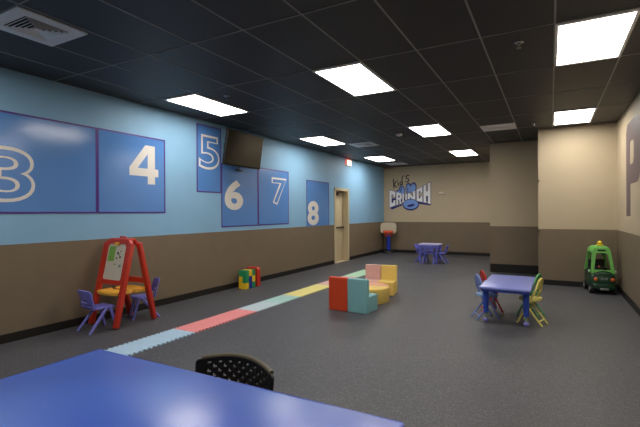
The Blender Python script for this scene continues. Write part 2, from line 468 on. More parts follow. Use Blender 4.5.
# ---------------------------------------------------------------- left wall graphics
def number_panel(digit, y0, y1, z0_, z1_, box, outline, label, sides='lrtb'):
    t = thing('number_panel', label, 'wall graphic', (WX+0.0006, (y0+y1)/2, z0_), 0, 'blue hopscotch number panels')
    cy = (y0+y1)/2; a, h = (y1-y0)/2, z1_-z0_
    b = MB(); b.box((0.0015, 0, h/2), (0.003, 2*a, h)); b.build('panel', 'panel_blue', t)
    b = MB(); q = 0.022
    if 'l' in sides: b.box((0.003, -a+q/2, h/2), (0.0045, q, h))
    if 'r' in sides: b.box((0.003, a-q/2, h/2), (0.0045, q, h))
    if 't' in sides: b.box((0.003, 0, h-q/2), (0.0045, 2*a-2*q, q))
    if 'b' in sides: b.box((0.003, 0, q/2), (0.0045, 2*a-2*q, q))
    b.build('border', 'panel_purple', t)
    bx = (box[0]-cy, box[1]-z0_, box[2]-cy, box[3]-z0_)
    mp = lambda x, y, d: Vector((d, x, y))
    b = MB()
    if digit == '4':
        for pl_ in ([(0.62, 0), (0.88, 0), (0.88, 1), (0.62, 1)], [(0, 0.2), (0.62, 0.2), (0.62, 0.40), (0, 0.40)], [(0.88, 0.2), (1, 0.2), (1, 0.40), (0.88, 0.40)], [(0, 0.40), (0.27, 0.40), (0.62, 0.78), (0.62, 1), (0.54, 1)]):
            b.prism([(bx[0]+u*(bx[2]-bx[0]), bx[1]+v*(bx[3]-bx[1])) for u, v in pl_], 0.0031, 0.005, mp)
    else: glyph(b, digit, bx, 0.035, 0.0031, 0.005, mp)
    n = b.build('numeral', 'numeral_white', t)
    if outline:
        s = 0.040
        b = MB(); glyph(b, digit, (bx[0]+s, bx[1]+s, bx[2]-s, bx[3]-s), 0.0, 0.0051, 0.0062, mp); b.build('numeral_fill', 'panel_blue', n)
    return t
number_panel('3', 2.30, 3.535, 1.447, 2.600, (2.22, 1.575, 2.755, 2.205), True, 'blue wall panel with outlined numeral 3, left end of the wall', 'lrtb')
number_panel('4', 3.537, 4.675, 1.447, 2.603, (4.03, 1.885, 4.54, 2.47), False, 'blue wall panel with solid white numeral 4')
number_panel('5', 5.355, 5.97, 1.81, 3.0, (5.405, 2.22, 5.925, 2.83), True, 'tall blue wall panel with outlined numeral 5 beside the television')
number_panel('6', 5.973, 7.09, 1.178, 2.37, (6.06, 1.50, 6.60, 2.08), False, 'blue wall panel with solid white numeral 6 under the television')
number_panel('7', 7.093, 8.257, 1.18, 2.395, (7.58, 1.62, 8.17, 2.225), True, 'blue wall panel with outlined numeral 7')
number_panel('8', 9.08, 10.30, WZ+0.003, 2.268, (9.13, 1.12, 9.70, 1.74), False, 'blue wall panel with solid white numeral 8 beside the door', 'lrt')

# television
t = thing('television', 'wide black wall television tilted down over the blue number panels', 'television', (WX, 6.255, 2.62))
R_ = Matrix.Rotation(math.radians(9), 3, 'Y')
R_ = Matrix.Rotation(math.radians(2), 3, 'Z') @ R_
def tvp(x, y, z): return R_ @ Vector((x, y, z)) + Vector((0.31, 0, 0))
b = MB(); b.box(tvp(0, 0, 0), (0.05, 1.10, 0.64), 0.008, R_); tv = b.build('casing', 'black_plastic', t)
b = MB(); b.box(tvp(0.0262, 0, 0.008), (0.002, 1.07, 0.595), rot=R_); b.build('screen', 'screen', t)
b = MB(); b.box((0.0152, 0, -0.02), (0.018, 0.44, 0.30), 0.003)
b.tube([(0.02, 0.1, 0), (0.12, -0.12, -0.02), (0.27, 0.0, -0.02)], 0.02, 8); b.box((0.03, 0.2, -0.345), (0.05, 0.16, 0.03), 0.006)
b.tube([(0.03, 0.2, -0.36), (0.04, 0.15, -0.2), (0.06, 0.1, -0.05)], 0.012, 8); b.build('wall_mount', 'black_plastic', t)

# exit sign over the door
t = thing('exit_sign', 'lit exit sign with red glow on the blue wall above the door', 'exit sign', (WX, 11.56, 2.935))
b = MB(); b.box((0.020, 0, -0.005), (0.036, 0.36, 0.19), 0.006); b.box((0.025, 0, 0.108), (0.04, 0.12, 0.035), 0.004); b.build('housing', 'exit_housing', t)
b = MB(); b.box((0.0395, 0, 0.0), (0.003, 0.335, 0.165)); b.build('face', 'exit_face', t)
b = MB(); glyph(b, 'EXIT', (-0.11, -0.045, 0.11, 0.05), 0.0, 0.0412, 0.0425, lambda x, y, d: Vector((d, x, y))); b.build('lettering', 'exit_red', t)
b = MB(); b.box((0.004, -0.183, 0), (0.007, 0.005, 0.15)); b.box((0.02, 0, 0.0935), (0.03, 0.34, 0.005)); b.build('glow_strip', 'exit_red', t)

# ---------------------------------------------------------------- far wall: logo and small plate
t = thing('wall_logo', 'painted blue and white kids club logo lettering on the far beige wall', 'logo', (-5.157, FY, 1.5))
ZS = 0.00468
def lg(zx, zy): return ((zx-76)*ZS, 2.262-1.5-(zy-232)*ZS)
def mpl(x, z, d): return Vector((x, -d, z))
TOP = [(76, 232), (130, 250), (177, 264), (215, 266), (250, 262), (285, 244), (292, 238), (340, 214), (402, 182)]
BOT = [(76, 374), (130, 352), (177, 342), (215, 334), (250, 324), (285, 318), (292, 322), (340, 332), (402, 348)]
def ip(tab, x):
    for (a, p), (c, q) in zip(tab, tab[1:]):
        if x <= c: return p + (q-p)*(x-a)/(c-a)
    return tab[-1][1]
def wp(x, v): return lg(x, ip(TOP, x) + (1-v)*(ip(BOT, x)-ip(TOP, x)))
def block(x0, x1, ch):
    w_ = x1-x0; X = lambda u: x0 + u*w_
    S = {'C': [[(0, 0), (0.36, 0), (0.36, 1), (0, 1)], [(0.36, 0.76), (1, 0.76), (1, 1), (0.36, 1)], [(0.36, 0), (1, 0), (1, 0.24), (0.36, 0.24)], [(0.66, 0.62), (1, 0.62), (1, 0.76), (0.66, 0.76)], [(0.66, 0.24), (1, 0.24), (1, 0.38), (0.66, 0.38)]],
         'R': [[(0, 0), (0.34, 0), (0.34, 1), (0, 1)], [(0.34, 0.78), (0.9, 0.78), (0.9, 1), (0.34, 1)], [(0.64, 0.5), (1, 0.5), (1, 0.9), (0.64, 0.9)], [(0.34, 0.4), (0.9, 0.4), (0.9, 0.58), (0.34, 0.58)], [(0.5, 0.4), (0.8, 0.4), (1, 0), (0.66, 0)]],
         'U': [[(0, 0.1), (0.34, 0.1), (0.34, 1), (0, 1)], [(0.66, 0.1), (1, 0.1), (1, 1), (0.66, 1)], [(0.1, 0), (0.9, 0), (0.9, 0.26), (0.1, 0.26)]],
         'N': [[(0, 0), (0.3, 0), (0.3, 1), (0, 1)], [(0.7, 0), (1, 0), (1, 1), (0.7, 1)], [(0, 1), (0.3, 1), (1, 0), (0.7, 0)]],
         'H': [[(0, 0), (0.36, 0), (0.36, 1), (0, 1)], [(0.64, 0), (1, 0), (1, 1), (0.64, 1)], [(0.36, 0.38), (0.64, 0.38), (0.64, 0.62), (0.36, 0.62)]]}[ch]
    return [[wp(X(u), v) for u, v in p] for p in S]
letters = [(80, 128, 'C'), (135, 178, 'R'), (183, 219, 'U'), (225, 284, 'N'), (294, 338, 'C'), (346, 398, 'H')]
nb, wb = MB(), MB(); cn = 0
for x0, x1, ch in letters:
    for p in block(x0, x1, ch):
        cn += 1; wb.prism(p, 0.0074, 0.0086+0.00004*(cn % 5), mpl)
        for k in range(8):
            dx, dz = 0.020*math.cos(k*PI/4), 0.020*math.sin(k*PI/4)
            nb.prism([(x+dx, z+dz) for x, z in p], 0.0005+0.00001*(cn*8+k), 0.0060+0.000005*(cn*8+k) - 0.004, mpl)
for p in ([(84, 372), (180, 344), (180, 356), (100, 386)], [(300, 326), (400, 348), (398, 358), (310, 346)], [(88, 300), (400, 290), (400, 325), (90, 330)]):
    nb.prism([lg(*q) for q in p], 0.0005, 0.002, mpl)
n = nb.build('letter_outline', 'logo_navy', t)
wb.build('lettering', 'logo_white', t)
nb, wb = MB(), MB()
for cx, cy, a, h_, r in ((180, 238, 24, 36, 0.15), (152, 252, 15, 20, 0.2), (232, 226, 24, 42, 0.0), (268, 220, 26, 40, -0.2), (248, 350, 64, 44, 0.0)):
    q = 0.005 if cy > 300 else 0.0; X, Z = lg(cx, cy); nb.prism(ellipse(X, Z, a*ZS, h_*ZS, 20, r), 0.0046+q, 0.006+q, mpl)
for cx, cy, a, h_, r in ((181, 240, 19, 30, 0.15), (153, 253, 11, 15, 0.2), (231, 229, 18, 34, 0.0), (266, 226, 20, 32, -0.2), (248, 347, 57, 36, 0.0)):
    q = 0.005 if cy > 300 else 0.0; X, Z = lg(cx, cy); wb.prism(ellipse(X, Z, a*ZS, h_*ZS, 20, r), 0.0061+q, 0.0072+q, mpl)
fs_ = nb.build('fist_outline', 'logo_navy', t)
wb.build('fist', 'logo_blue', t)
for cx, cy, a, h_, r in ((250, 356, 30, 10, 0.2), (173, 234, 4, 20, -0.3), (226, 238, 3, 20, 0.1)):
    q = 0.005 if cy > 300 else 0.0; b = MB(); X, Z = lg(cx, cy); b.prism(ellipse(X, Z, a*ZS, h_*ZS, 16, r), 0.0073+q, 0.008+q, mpl)
    b.build('fist_crease', 'logo_navy', t)
b = MB()
def stroke(pts, wd=8):
    for (ax, ay), (bx, by) in zip(pts, pts[1:]):
        L_ = math.hypot(bx-ax, by-ay) or 1; nx, ny = -(by-ay)/L_*wd/2, (bx-ax)/L_*wd/2
        ex, ey = (bx-ax)/L_*wd*0.3, (by-ay)/L_*wd*0.3
        b.prism([lg(ax-ex+nx, ay-ey+ny), lg(bx+ex+nx, by+ey+ny), lg(bx+ex-nx, by+ey-ny), lg(ax-ex-nx, ay-ey-ny)], 0.0005, 0.0015, mpl)
stroke([(112, 152), (116, 222)]); stroke([(134, 168), (117, 196), (138, 214)])
stroke([(148, 176), (152, 206)]); stroke([(144, 160), (146, 164)], 7)
stroke([(180, 172), (166, 176), (164, 192), (172, 198), (182, 188)]); stroke([(184, 130), (180, 160), (186, 196)])
stroke([(196, 122), (200, 134)], 6)
stroke([(236, 128), (222, 126), (212, 138), (216, 150), (230, 154), (234, 168), (224, 178), (210, 174)])
b.build('script_lettering', 'logo_black', t)
t = thing('wall_plate', 'small pale plate on the far beige wall right of the logo', 'wall plate', (-3.28, FY, 2.08))
b = MB(); b.box((0, -0.006, 0.02), (0.16, 0.01, 0.07), 0.003); b.build('plate', 'board_white', t)
b = MB(); b.box((0.02, -0.012, -0.045), (0.24, 0.008, 0.012)); b.build('edge_strip', 'bronze', t)

# plum letter on the right wall
b = MB()
mpr = lambda y, z, d: Vector((RX-d, y, z))
# y decreases to the viewer's right on this wall
b.ring(rrect(7.04, 1.86, 8.33, 2.81, [0.20, 0.36, 0.40, 0.02], 6), rrect(7.63, 2.155, 7.985, 2.51, [0.03, 0.10, 0.10, 0.03], 6), 0.0003, 0.004, mpr)
b.prism([(7.96, 1.365), (8.33, 1.365), (8.33, 1.87), (7.96, 1.87)], 0.0003, 0.004, mpr)
tag(b.build('wall_letter', 'letter_plum'), 'big plum capital letter painted on the beige right wall', 'wall graphic')
for z in (2.05, 1.055):
    b = MB(); b.box((0, -0.012, 0), (0.02, 0.02, 0.05), 0.003); b.tube([(0, -0.02, 0.012), (0, -0.036, 0.006), (0, -0.036, -0.012), (0, -0.022, -0.014)], 0.004, 6)
    o = b.build('wall_hook', 'bronze'); o.location = (PX+0.012, RY-0.003, z)
    tag(o, 'small metal hook at the edge of the beige pier, ' + ('above head height' if z > 1.5 else 'at the brown paint line'), 'hook', 'hooks on the pier edge')

# ---------------------------------------------------------------- big blue table and black chair
t = thing('activity_table', 'large glossy blue table filling the lower left foreground', 'table', (-1.244, 0.90, 0))
b = MB(); b.box((0, 0, 0.726), (1.620, 0.928, 0.024), 0.004); b.build('tabletop', 'table_blue', t)
b = MB(); b.ring(rrect(-0.815, -0.469, 0.815, 0.469, 0.012, 3), rrect(-0.8095, -0.4635, 0.8095, 0.4635, 0.010, 3), 0.708, 0.7375, mp_xy); b.build('edge_band', 'table_edge', t)
for sx in (-1, 1):
    for sy in (-1, 1):
        b = MB(); b.tube([(sx*0.74, sy*0.38, 0.713), (sx*0.74, sy*0.38, 0.03)], 0.022, 12); b.lathe([(0, 0), (0.028, 0), (0.028, 0.028), (0, 0.032)], (sx*0.74, sy*0.38, 0), 12); b.build('leg', 'chrome', t)

t = thing('stacking_chair', 'black plastic chair with perforated back tucked behind the big blue table', 'chair', (-1.275, 1.335, 0))
NU, NV = 54, 40
def backf(u, v):
    s = (u-0.5)*2
    wd = 0.226 - 0.012*(1-v)
    top = 0.737 + 0.026*(1-s*s)
    cr = max(0.0, (abs(s)-0.95)/0.05)
    z = 0.475 + v*(top - 0.475 - 0.010*cr*cr)
    x = s*wd
    y = 0.215 - 0.075*s*s + 0.03*(v-0.5)
    return Vector((x, y, z))
def holes(i, j):
    if j < 6 or j > 36 or i < 5 or i > 48: return False
    return (j % 3 in (0, 1)) and ((i + (3 if (j//3) % 2 else 0)) % 6 in (0, 1)) and not (j % 3 == 1 and (i + (3 if (j//3) % 2 else 0)) % 6 == 1)
b = MB(); b.grid(backf, NU, NV, holes); bk = b.build('backrest', 'chair_black', t, solid=0.012)
b = MB(); b.tube([backf(k/20, 1.0) + Vector((0, 0.004, 0)) for k in range(1, 20)], 0.012, 8); b.build('rim', 'rim_highlight', bk)
b = MB(); b.grid(lambda u, v: Vector(((u-0.5)*0.42*(0.9+0.1*v), -0.20+0.38*v, 0.445 - 0.015*math.sin(PI*u)*math.sin(PI*v) - 0.03*max(0, 0.15-v)/0.15)), 20, 18); b.build('seat', 'chair_black', t, solid=0.012)
for s in (-1, 1):
    b = MB(); b.tube([(s*0.205, 0.19, 0.60), (s*0.215, 0.16, 0.47), (s*0.215, 0.13, 0.42), (s*0.225, 0.25, 0.0)], 0.011, 8); b.build('leg', 'chrome', t)
    b = MB(); b.tube([(s*0.215, 0.12, 0.425), (s*0.215, -0.16, 0.425), (s*0.22, -0.20, 0.40), (s*0.225, -0.22, 0.0)], 0.011, 8); b.build('leg', 'chrome', t)

# ---------------------------------------------------------------- small plastic children's chair (faces +y)
def kid_chair(label, loc, rz, m, group):
    t = thing('toddler_chair', label, 'chair', loc, rz, group)
    b = MB(); b.box((0, 0.0, 0.285), (0.27, 0.27, 0.026), 0.012)
    b.tube([(-0.115, 0.132, 0.278), (0.115, 0.132, 0.278)], 0.014, 8); b.build('seat', m, t)
    def f(u, v):
        s = (u-0.5)*2; wd = 0.160 - 0.010*max(0, (v-0.8)/0.2)**2 - 0.020*(1-v)
        return Vector((s*wd, -0.165 + 0.035*s*s - 0.05*v, 0.335 + v*(0.185 - 0.02*abs(s)**4)))
    b = MB(); b.grid(f, 16, 12, lambda i, j: j in (2, 3) and 5 <= i <= 10); bk = b.build('backrest', m, t, solid=0.016)
    for s in (-1, 1):
        b = MB(); b.tube([(s*0.118, -0.10, 0.283), (s*0.130, -0.135, 0.305), (s*0.138, -0.143, 0.36)], 0.016, 8); b.build('back_post', m, bk)
        for y0, y1 in ((0.075, 0.150), (0.035, -0.190)):
            b = MB(); b.tube([(s*0.125, y0, 0.285), (s*0.130, y0+(y1-y0)*0.22, 0.22), (s*0.142, y1, 0.0)], 0.018, 8, radii=[0.020, 0.020, 0.016]); b.build('leg', m, t)
    return t
G = 'small blue plastic chairs'
kc = kid_chair('small violet blue plastic chair in front of the red easel', (-4.940, 3.275, 0), -0.10, 'chair_purple', G)
copy_thing(kc, (-5.00, 3.97, 0), PI-0.5, 'small violet blue plastic chair behind the red easel')

# ---------------------------------------------------------------- red easel
t = thing('play_easel', 'red plastic double easel with white board and orange tray by the blue wall', 'easel', (-4.99, 3.655, 0))
def leg_path(sx, sy): return [(sx*0.25, sy*0.29, 0.0), (sx*0.255, sy*0.155, 0.60), (sx*0.240, sy*0.055, 1.05)]
for sy in (-1, 1):
    for sx in (-1, 1):
        b = MB()
        p0, p1 = Vector(leg_path(sx, sy)[0]), Vector(leg_path(sx, sy)[2])
        ax = (p1-p0).normalized(); rot = Matrix.Rotation(math.atan2(-ax.y, ax.z), 3, 'X')
        b.box((p0+p1)/2 + Vector((0, 0, 0.010)), (0.074, 0.058, (p1-p0).length-0.004), 0.014, rot); b.build('leg', 'toy_red', t)
    tl = math.atan2(0.235, 1.07)
    def pl(x, h, d=0.0, sy=sy):   # point in the tilted plane of this side
        y = sy*(0.29 - (0.235/1.07)*h) + sy*d
        return (x, y, h)
    # frame around the board
    mpf = lambda x, z, d, sy=sy: Vector(pl(x, z, d))
    b = MB(); 
    if sy < 0:
        b.ring(rrect(-0.265, 0.53, 0.265, 1.105, [0.10, 0.10, 0.01, 0.01], 5), rrect(-0.185, 0.585, 0.185, 1.045, [0.05, 0.05, 0.03, 0.03], 5), -0.022, 0.022, mpf)
        fr = b.build('board_frame', 'toy_red', t)
        b = MB(); b.prism(rrect(-0.20, 0.575, 0.20, 1.06, 0.05, 5), -0.008, 0.008, mpf); bd = b.build('board', 'board_white', t)
        b = MB(); b.prism(rrect(-0.155, 0.82, -0.03, 1.01, 0.006, 2), 0.0083, 0.012, mpf); b.build('picture_sheet', 'magnet_green', bd)
        for k, (x, z, s_) in enumerate(((0.03, 0.925, 0.014), (0.065, 0.905, 0.01), (0.085, 0.875, 0.012), (0.11, 0.765, 0.018), (0.02, 0.86, 0.01), (0.08, 0.95, 0.009))):
            b = MB(); b.prism(rrect(x-s_, z-s_, x+s_, z+s_, s_*0.6, 3), 0.0083, 0.014, mpf); b.build('magnet', 'black_plastic' if k % 2 == 0 else 'sage', bd)
        b = MB(); b.prism(rrect(-0.02, 0.775, 0.02, 0.79, 0.006, 2), 0.0083, 0.014, mpf); b.build('magnet', 'magnet_green', bd)
        b = MB(); b.prism(rrect(-0.04, 1.025, 0.045, 1.065, 0.012, 3), 0.0225, 0.036, mpf); b.build('clip', 'toy_orange', t)
    else:
        b.box(pl(0, 1.05), (0.40, 0.045, 0.07), 0.012); b.build('cross_bar', 'toy_red', t); b = MB(); b.box(pl(0, 0.545), (0.46, 0.045, 0.075), 0.012); b.build('cross_bar', 'toy_red', t)
b = MB(); b.box((0, 0, 1.092), (0.42, 0.10, 0.045), 0.018); b.tube([(-0.06, 0, 1.11), (-0.05, 0, 1.132), (0.05, 0, 1.132), (0.06, 0, 1.11)], 0.010, 8); b.build('top_hinge', 'toy_red', t)
for sy in (-1, 1):
    q = 0.86 if sy < 0 else 0.72
    pts = [(x, y*q) for x, y in [(-0.205, 0.03), (-0.205, 0.20), (-0.20, 0.27), (-0.12, 0.315), (0, 0.325), (0.12, 0.315), (0.20, 0.27), (0.205, 0.20), (0.205, 0.03)]]
    b = MB(); poly = [(x, sy*y) for x, y in pts]; b.prism(poly, 0.405, 0.43, mp_xy)
    b.tube([(x*0.97, sy*y*0.98, 0.43) for x, y in pts], 0.017, 8); b.build('tray', 'toy_orange', t)

# ---------------------------------------------------------------- chunky building blocks by the wall
c = 0.115
BO = Vector((-5.125, 6.43, 0)); BR = 0.0
def block_thing(cells, m, label, loc=BO):
    """cells: (i,j,k) unit cubes of one interlocking block; i along x (2), j along y (3), k up (3)"""
    b = MB(); cs = set(cells); g = 0.0012
    mn = min(cells)
    verts = {}
    W_ = (0.086, 0.098, 0.117)
    for (i, j, k) in cells:
        x0, y0, z0_ = (i-1)*W_[0]+g, (j-1.5)*W_[1]+g, k*W_[2]+ (g if k else 0)
        x1, y1, z1_ = i*W_[0]-g, (j-0.5)*W_[1]-g, (k+1)*W_[2]-g
        if (i+1, j, k) in cs: x1 = i*W_[0]+g
        if (i, j+1, k) in cs: y1 = (j-0.5)*W_[1]+g
        if (i, j, k+1) in cs: z1_ = (k+1)*W_[2]+g
        b.box(((x0+x1)/2, (y0+y1)/2, (z0_+z1_)/2), (x1-x0, y1-y0, z1_-z0_))
    bmesh.ops.remove_doubles(b.bm, verts=b.bm.verts[:], dist=1e-5)
    o = b.build('toy_block', m, bevel=0.004); o.location = loc
    return tag(o, label, 'toy block', 'stacked chunky foam blocks')
block_thing([(0, 0, 2), (1, 0, 2), (1, 0, 1)], 'toy_green', 'green foam block on the upper near face of the block stack')
block_thing([(0, 0, 1), (0, 0, 0), (1, 0, 0)], 'toy_yellow', 'yellow foam block at the lower near face of the block stack')
block_thing([(1, 1, 0), (1, 1, 1), (0, 1, 0), (0, 1, 1)], 'toy_blue', 'dark blue foam block low on the side of the block stack')
block_thing([(1, 2, 1), (0, 2, 1)], 'toy_yellow', 'yellow foam block half way up at the end of the block stack')
block_thing([(1, 1, 2), (0, 1, 2)], 'toy_yellow', 'yellow foam block on top in the middle of the block stack')
block_thing([(1, 2, 2), (0, 2, 2)], 'toy_green', 'small green foam block on top at the far end of the block stack')
block_thing([(1, 2, 0), (0, 2, 0)], 'toy_green', 'small green foam block on the floor at the far end of the block stack')
b = MB()
arch = [(-0.14, 0), (-0.07, 0), (-0.07, 0.24), (-0.05, 0.28), (0, 0.30), (0.05, 0.28), (0.07, 0.24), (0.07, 0), (0.14, 0), (0.14, 0.335), (0.11, 0.372), (-0.11, 0.372), (-0.14, 0.335)]
b.prism(arch, -0.05, 0.05, mp_xz)
o = b.build('toy_block', 'toy_red', bevel=0.008); o.location = (-5.185, 6.70, 0)
tag(o, 'red arch shaped foam block standing behind the block stack', 'toy block', 'stacked chunky foam blocks')

# ---------------------------------------------------------------- foam floor tiles in a strip
TL, W_M = 0.3035, 0.315
def zig(p, q, n, amp):
    """points from p to q with trapezoid teeth to one side"""
    p, q = Vector(p), Vector(q); d = q-p; nn = Vector((-d.y, d.x)).normalized()*amp
    out = []
    for k in range(n):
        for f_, s in ((0.0, 0), (0.42, 0), (0.36, 1), (1.0, 1)) if False else ((0.05, 0), (0.45, 0), (0.40, 1), (1.0, 1)):
            a = (k+f_)/n
            out.append(p + d*a + nn*s)
    return [(v.x, v.y) for v in out]
ORD = ('first', 'second', 'third', 'fourth')
ROW = [('mat_blue', 'pale blue', 4), ('mat_red', 'coral red', 4), ('mat_grey', 'grey lilac', 2), ('mat_mint', 'mint teal', 2), ('mat_yellow', 'yellow', 4), ('mat_pink', 'pink', 4), ('mat_green', 'pale green', 4)]
y0 = 3.705 - 4*TL
for m, cn, cnt in ROW:
    for k in range(cnt):
        y1 = TL-0.0014; A = 0.030
        near = [(0.0, 0.0), (W_M, 0.0)]; far = [(0.0, y1), (W_M, y1)]
        right = zig((W_M, 0), (W_M, y1), 5, -A); left = zig((0, 0), (0, y1), 5, A)
        b = MB(); b.prism(near + right + far[::-1] + left[::-1], 0.0003, 0.012, mp_xy); o = b.build('foam_play_mat', m); o['kind'] = 'thing'; o.location = (-4.085, y0, 0)
        tag(o, '%s %s foam mat square in the strip, counted from the big blue table' % (ORD[k], cn), 'play mat', 'coloured foam mats in a strip')
        y0 += TL

# ---------------------------------------------------------------- foam seats
def foam_seat(x, y, rz, off, m, label, wd=0.284):
    t = thing('foam_chair', label, 'soft seat', (x, y, 0), rz, 'coloured foam seats')
    prof = [(0, 0.001), (0.375, 0.001), (0.375, 0.235), (0.095, 0.235), (0.075, 0.49), (0.0, 0.49)]
    b = MB(); b.prism(prof, off, off+wd, lambda yy, z, d: Vector((d, yy, z))); b.build('body', m, t, bevel=0.012)
    return t
foam_seat(-2.585, 5.535, -0.05, -0.312, 'foam_red', 'red foam seat with its back to the viewer', 0.310)
foam_seat(-2.585, 5.535, -0.05, 0.002, 'foam_teal', 'teal foam seat beside the red one, back to the viewer', 0.310)
foam_seat(-2.705, 7.275, PI+0.14, 0.002, 'foam_pink', 'pink foam seat facing the round ottoman')
foam_seat(-2.705, 7.275, PI+0.14, -0.286, 'foam_yellow', 'yellow foam seat facing the round ottoman')
for a0, m, lab in ((PI, 'foam_yellow', 'yellow half round foam ottoman between the foam seats'), (0.0, 'foam_salmon', 'salmon half round foam ottoman next to the pink seat')):
    b = MB(); R1 = 0.355
    b.lathe([(0, 0.001), (R1-0.008, 0.001), (R1, 0.012), (R1, 0.228), (R1-0.015, 0.243), (R1-0.03, 0.246), (0, 0.246)], n=28, a0=a0+0.003, a1=a0+PI-0.003)
    o = b.build('foam_ottoman', m); o.location = (-2.640, 6.43+(0.001 if a0 == 0 else -0.001), 0); o.rotation_euler = (0, 0, 0.16)
    tag(o, lab, 'ottoman', 'half round foam ottomans')

# ---------------------------------------------------------------- blue activity table with four folding chairs
t = thing('kids_table', 'rectangular periwinkle blue kids table on ball feet in the middle right', 'table', (-0.503, 6.305, 0), -0.015)
b = MB(); b.box((0, 0, 0.470), (0.60, 1.19, 0.038), 0.014, seg=3); b.build('tabletop', 'kid_table_top', t)
b = MB(); b.ring(rrect(-0.280, -0.575, 0.280, 0.575, 0.03, 4), rrect(-0.255, -0.55, 0.255, 0.55, 0.02, 4), 0.425, 0.4515, mp_xy); b.build('apron', 'kid_table_leg', t)
for sx in (-1, 1):
    for sy in (-1, 1):
        p = (sx*0.238, sy*0.44, 0)
        b = MB(); b.lathe([(0, 0.13), (0.029, 0.13), (0.032, 0.16), (0.040, 0.43), (0.046, 0.4505), (0, 0.4505)], p, 16); lg_ = b.build('leg', 'kid_table_leg', t)
        b = MB(); b.cyl((p[0], p[1], 0.05), (p[0], p[1], 0.135), 0.019, n=12); b.build('adjuster', 'sage', lg_)
        b = MB(); b.ball((p[0], p[1], 0.034), 0.034, (1, 1, 1)); b.build('foot', 'foot_ball', lg_)

def folding_chair(label, loc, rz, m, seatm, padm):   # faces +y, back at -y
    t = thing('folding_chair', label, 'chair', loc, rz, 'small coloured folding chairs'); t.scale = (1.17, 1.17, 1.17)
    b = MB(); h = 0.105
    # back frame runs from the back top down to the front feet
    fr = [(-h, 0.130, 0.0), (-h, 0.005, 0.235), (-h*0.85, -0.055, 0.365), (-h*0.62, -0.078, 0.46), (-h*0.3, -0.088, 0.495), (0, -0.090, 0.502),
          (h*0.3, -0.088, 0.495), (h*0.62, -0.078, 0.46), (h*0.85, -0.055, 0.365), (h, 0.005, 0.235), (h, 0.130, 0.0)]
    b.tube(fr, 0.011, 8); b.build('frame', m, t)
    for s in (-1, 1):
        b = MB(); b.tube([(s*(h-0.022), 0.085, 0.262), (s*(h-0.02), -0.125, 0.0)], 0.0105, 8); b.build('leg', m, t)
    b = MB(); b.tube([(-h+0.021, -0.089, 0.045), (h-0.021, -0.089, 0.045)], 0.008, 8); b.build('stretcher', m, t)
    b = MB(); b.prism(rrect(-0.105, -0.085, 0.105, 0.125, [0.05, 0.05, 0.07, 0.07], 6), 0.259, 0.285, mp_xy); b.build('seat', seatm, t, bevel=0.008)
    def f(u, v):
        a = 2*PI*u; r = v
        x = 0.072*r*math.cos(a); zz = 0.058*r*math.sin(a)
        return Vector((x, -0.080 - 0.20*zz + 1.0*x*x + 0.004, 0.438+zz))
    b = MB(); b.grid(f, 20, 4); bmesh.ops.remove_doubles(b.bm, verts=b.bm.verts[:], dist=1e-5); b.build('backrest', padm, t, solid=0.014)
    return t
folding_chair('small yellow folding chair at the near right corner of the periwinkle table', (-0.205, 6.085, 0), PI/2-0.30, 'chair_yellow', 'chair_yellow', 'chair_yellow')
folding_chair('small green folding chair at the far right side of the periwinkle table', (-0.235, 6.52, 0), PI/2-0.35, 'chair_green', 'chair_green', 'chair_green')
folding_chair('small blue folding chair at the near left side of the periwinkle table', (-0.790, 6.085, 0), -PI/2+0.52, 'chair_blue', 'pale_blue_pad', 'chair_blue')
folding_chair('small red folding chair at the far left side of the periwinkle table', (-0.790, 6.56, 0), -PI/2+0.5, 'chair_red', 'chair_red', 'chair_red')

# ---------------------------------------------------------------- ride-on toy car (front faces -y)
t = thing('toy_car', 'green ride-on toy car with yellow roof lamp parked against the corner', 'toy car', (0.768, 9.06, 0), math.radians(7)); t.scale = (0.93, 1, 1)
def loft(sections, cap=True):
    b = MB(); R = []
    for z, x, y0, y1, r in sections:
        R.append([b.bm.verts.new((px, py, z)) for px, py in rrect(-x, y0, x, y1, r, 5)])
    n = len(R[0])
    for A, B in zip(R, R[1:]):
        for k in range(n): b.bm.faces.new((A[k], A[(k+1) % n], B[(k+1) % n], B[k]))
    b.bm.faces.new(R[0][::-1]); b.bm.faces.new(R[-1]); return b
b = loft([(0.07, 0.165, -0.28, 0.30, 0.06), (0.10, 0.185, -0.32, 0.33, 0.07), (0.20, 0.200, -0.335, 0.345, 0.09), (0.30, 0.198, -0.325, 0.345, 0.10), (0.36, 0.190, -0.29, 0.335, 0.11), (0.385, 0.172, -0.24, 0.32, 0.11)])
body = b.build('body', 'car_dark', t)
b = loft([(0.10, 0.165, -0.35, -0.26, 0.04), (0.115, 0.175, -0.352, -0.26, 0.04), (0.165, 0.175, -0.352, -0.26, 0.04), (0.18, 0.165, -0.345, -0.26, 0.04)])
b.build('bumper', 'car_dark', t)
b = MB()
hood = [(0.175*math.cos(a), 0.275 + 0.125*math.sin(a)) for a in (PI*k/16 for k in range(17))]
b.tube([(x, -0.318 + 0.10*max(0, z-0.30), z) for x, z in hood], 0.012, 8); b.build('hood_arch', 'car_dark', body)
def pane_ring(b, y0, y1, wo0, wo1, z0_, z1_, wi0, wi1, zi0, zi1, th):
    """trapezoid window frame; y slides from y0 at z0_ to y1 at z1_"""
    def mpq(x, z, d):
        f_ = (z-z0_)/(z1_-z0_); return Vector((x, y0+(y1-y0)*f_+d, z))
    def trap(a0, a1, h0, h1, r):
        P = rrect(-1, 0, 1, 1, r, 5); return [(x*(a0+(a1-a0)*v), h0+(h1-h0)*v) for x, v in P]
    b.ring(trap(wo0, wo1, z0_, z1_, [0.25, 0.25, 0.02, 0.02]), trap(wi0, wi1, zi0, zi1, [0.22, 0.22, 0.1, 0.1]), -th/2, th/2, mpq)
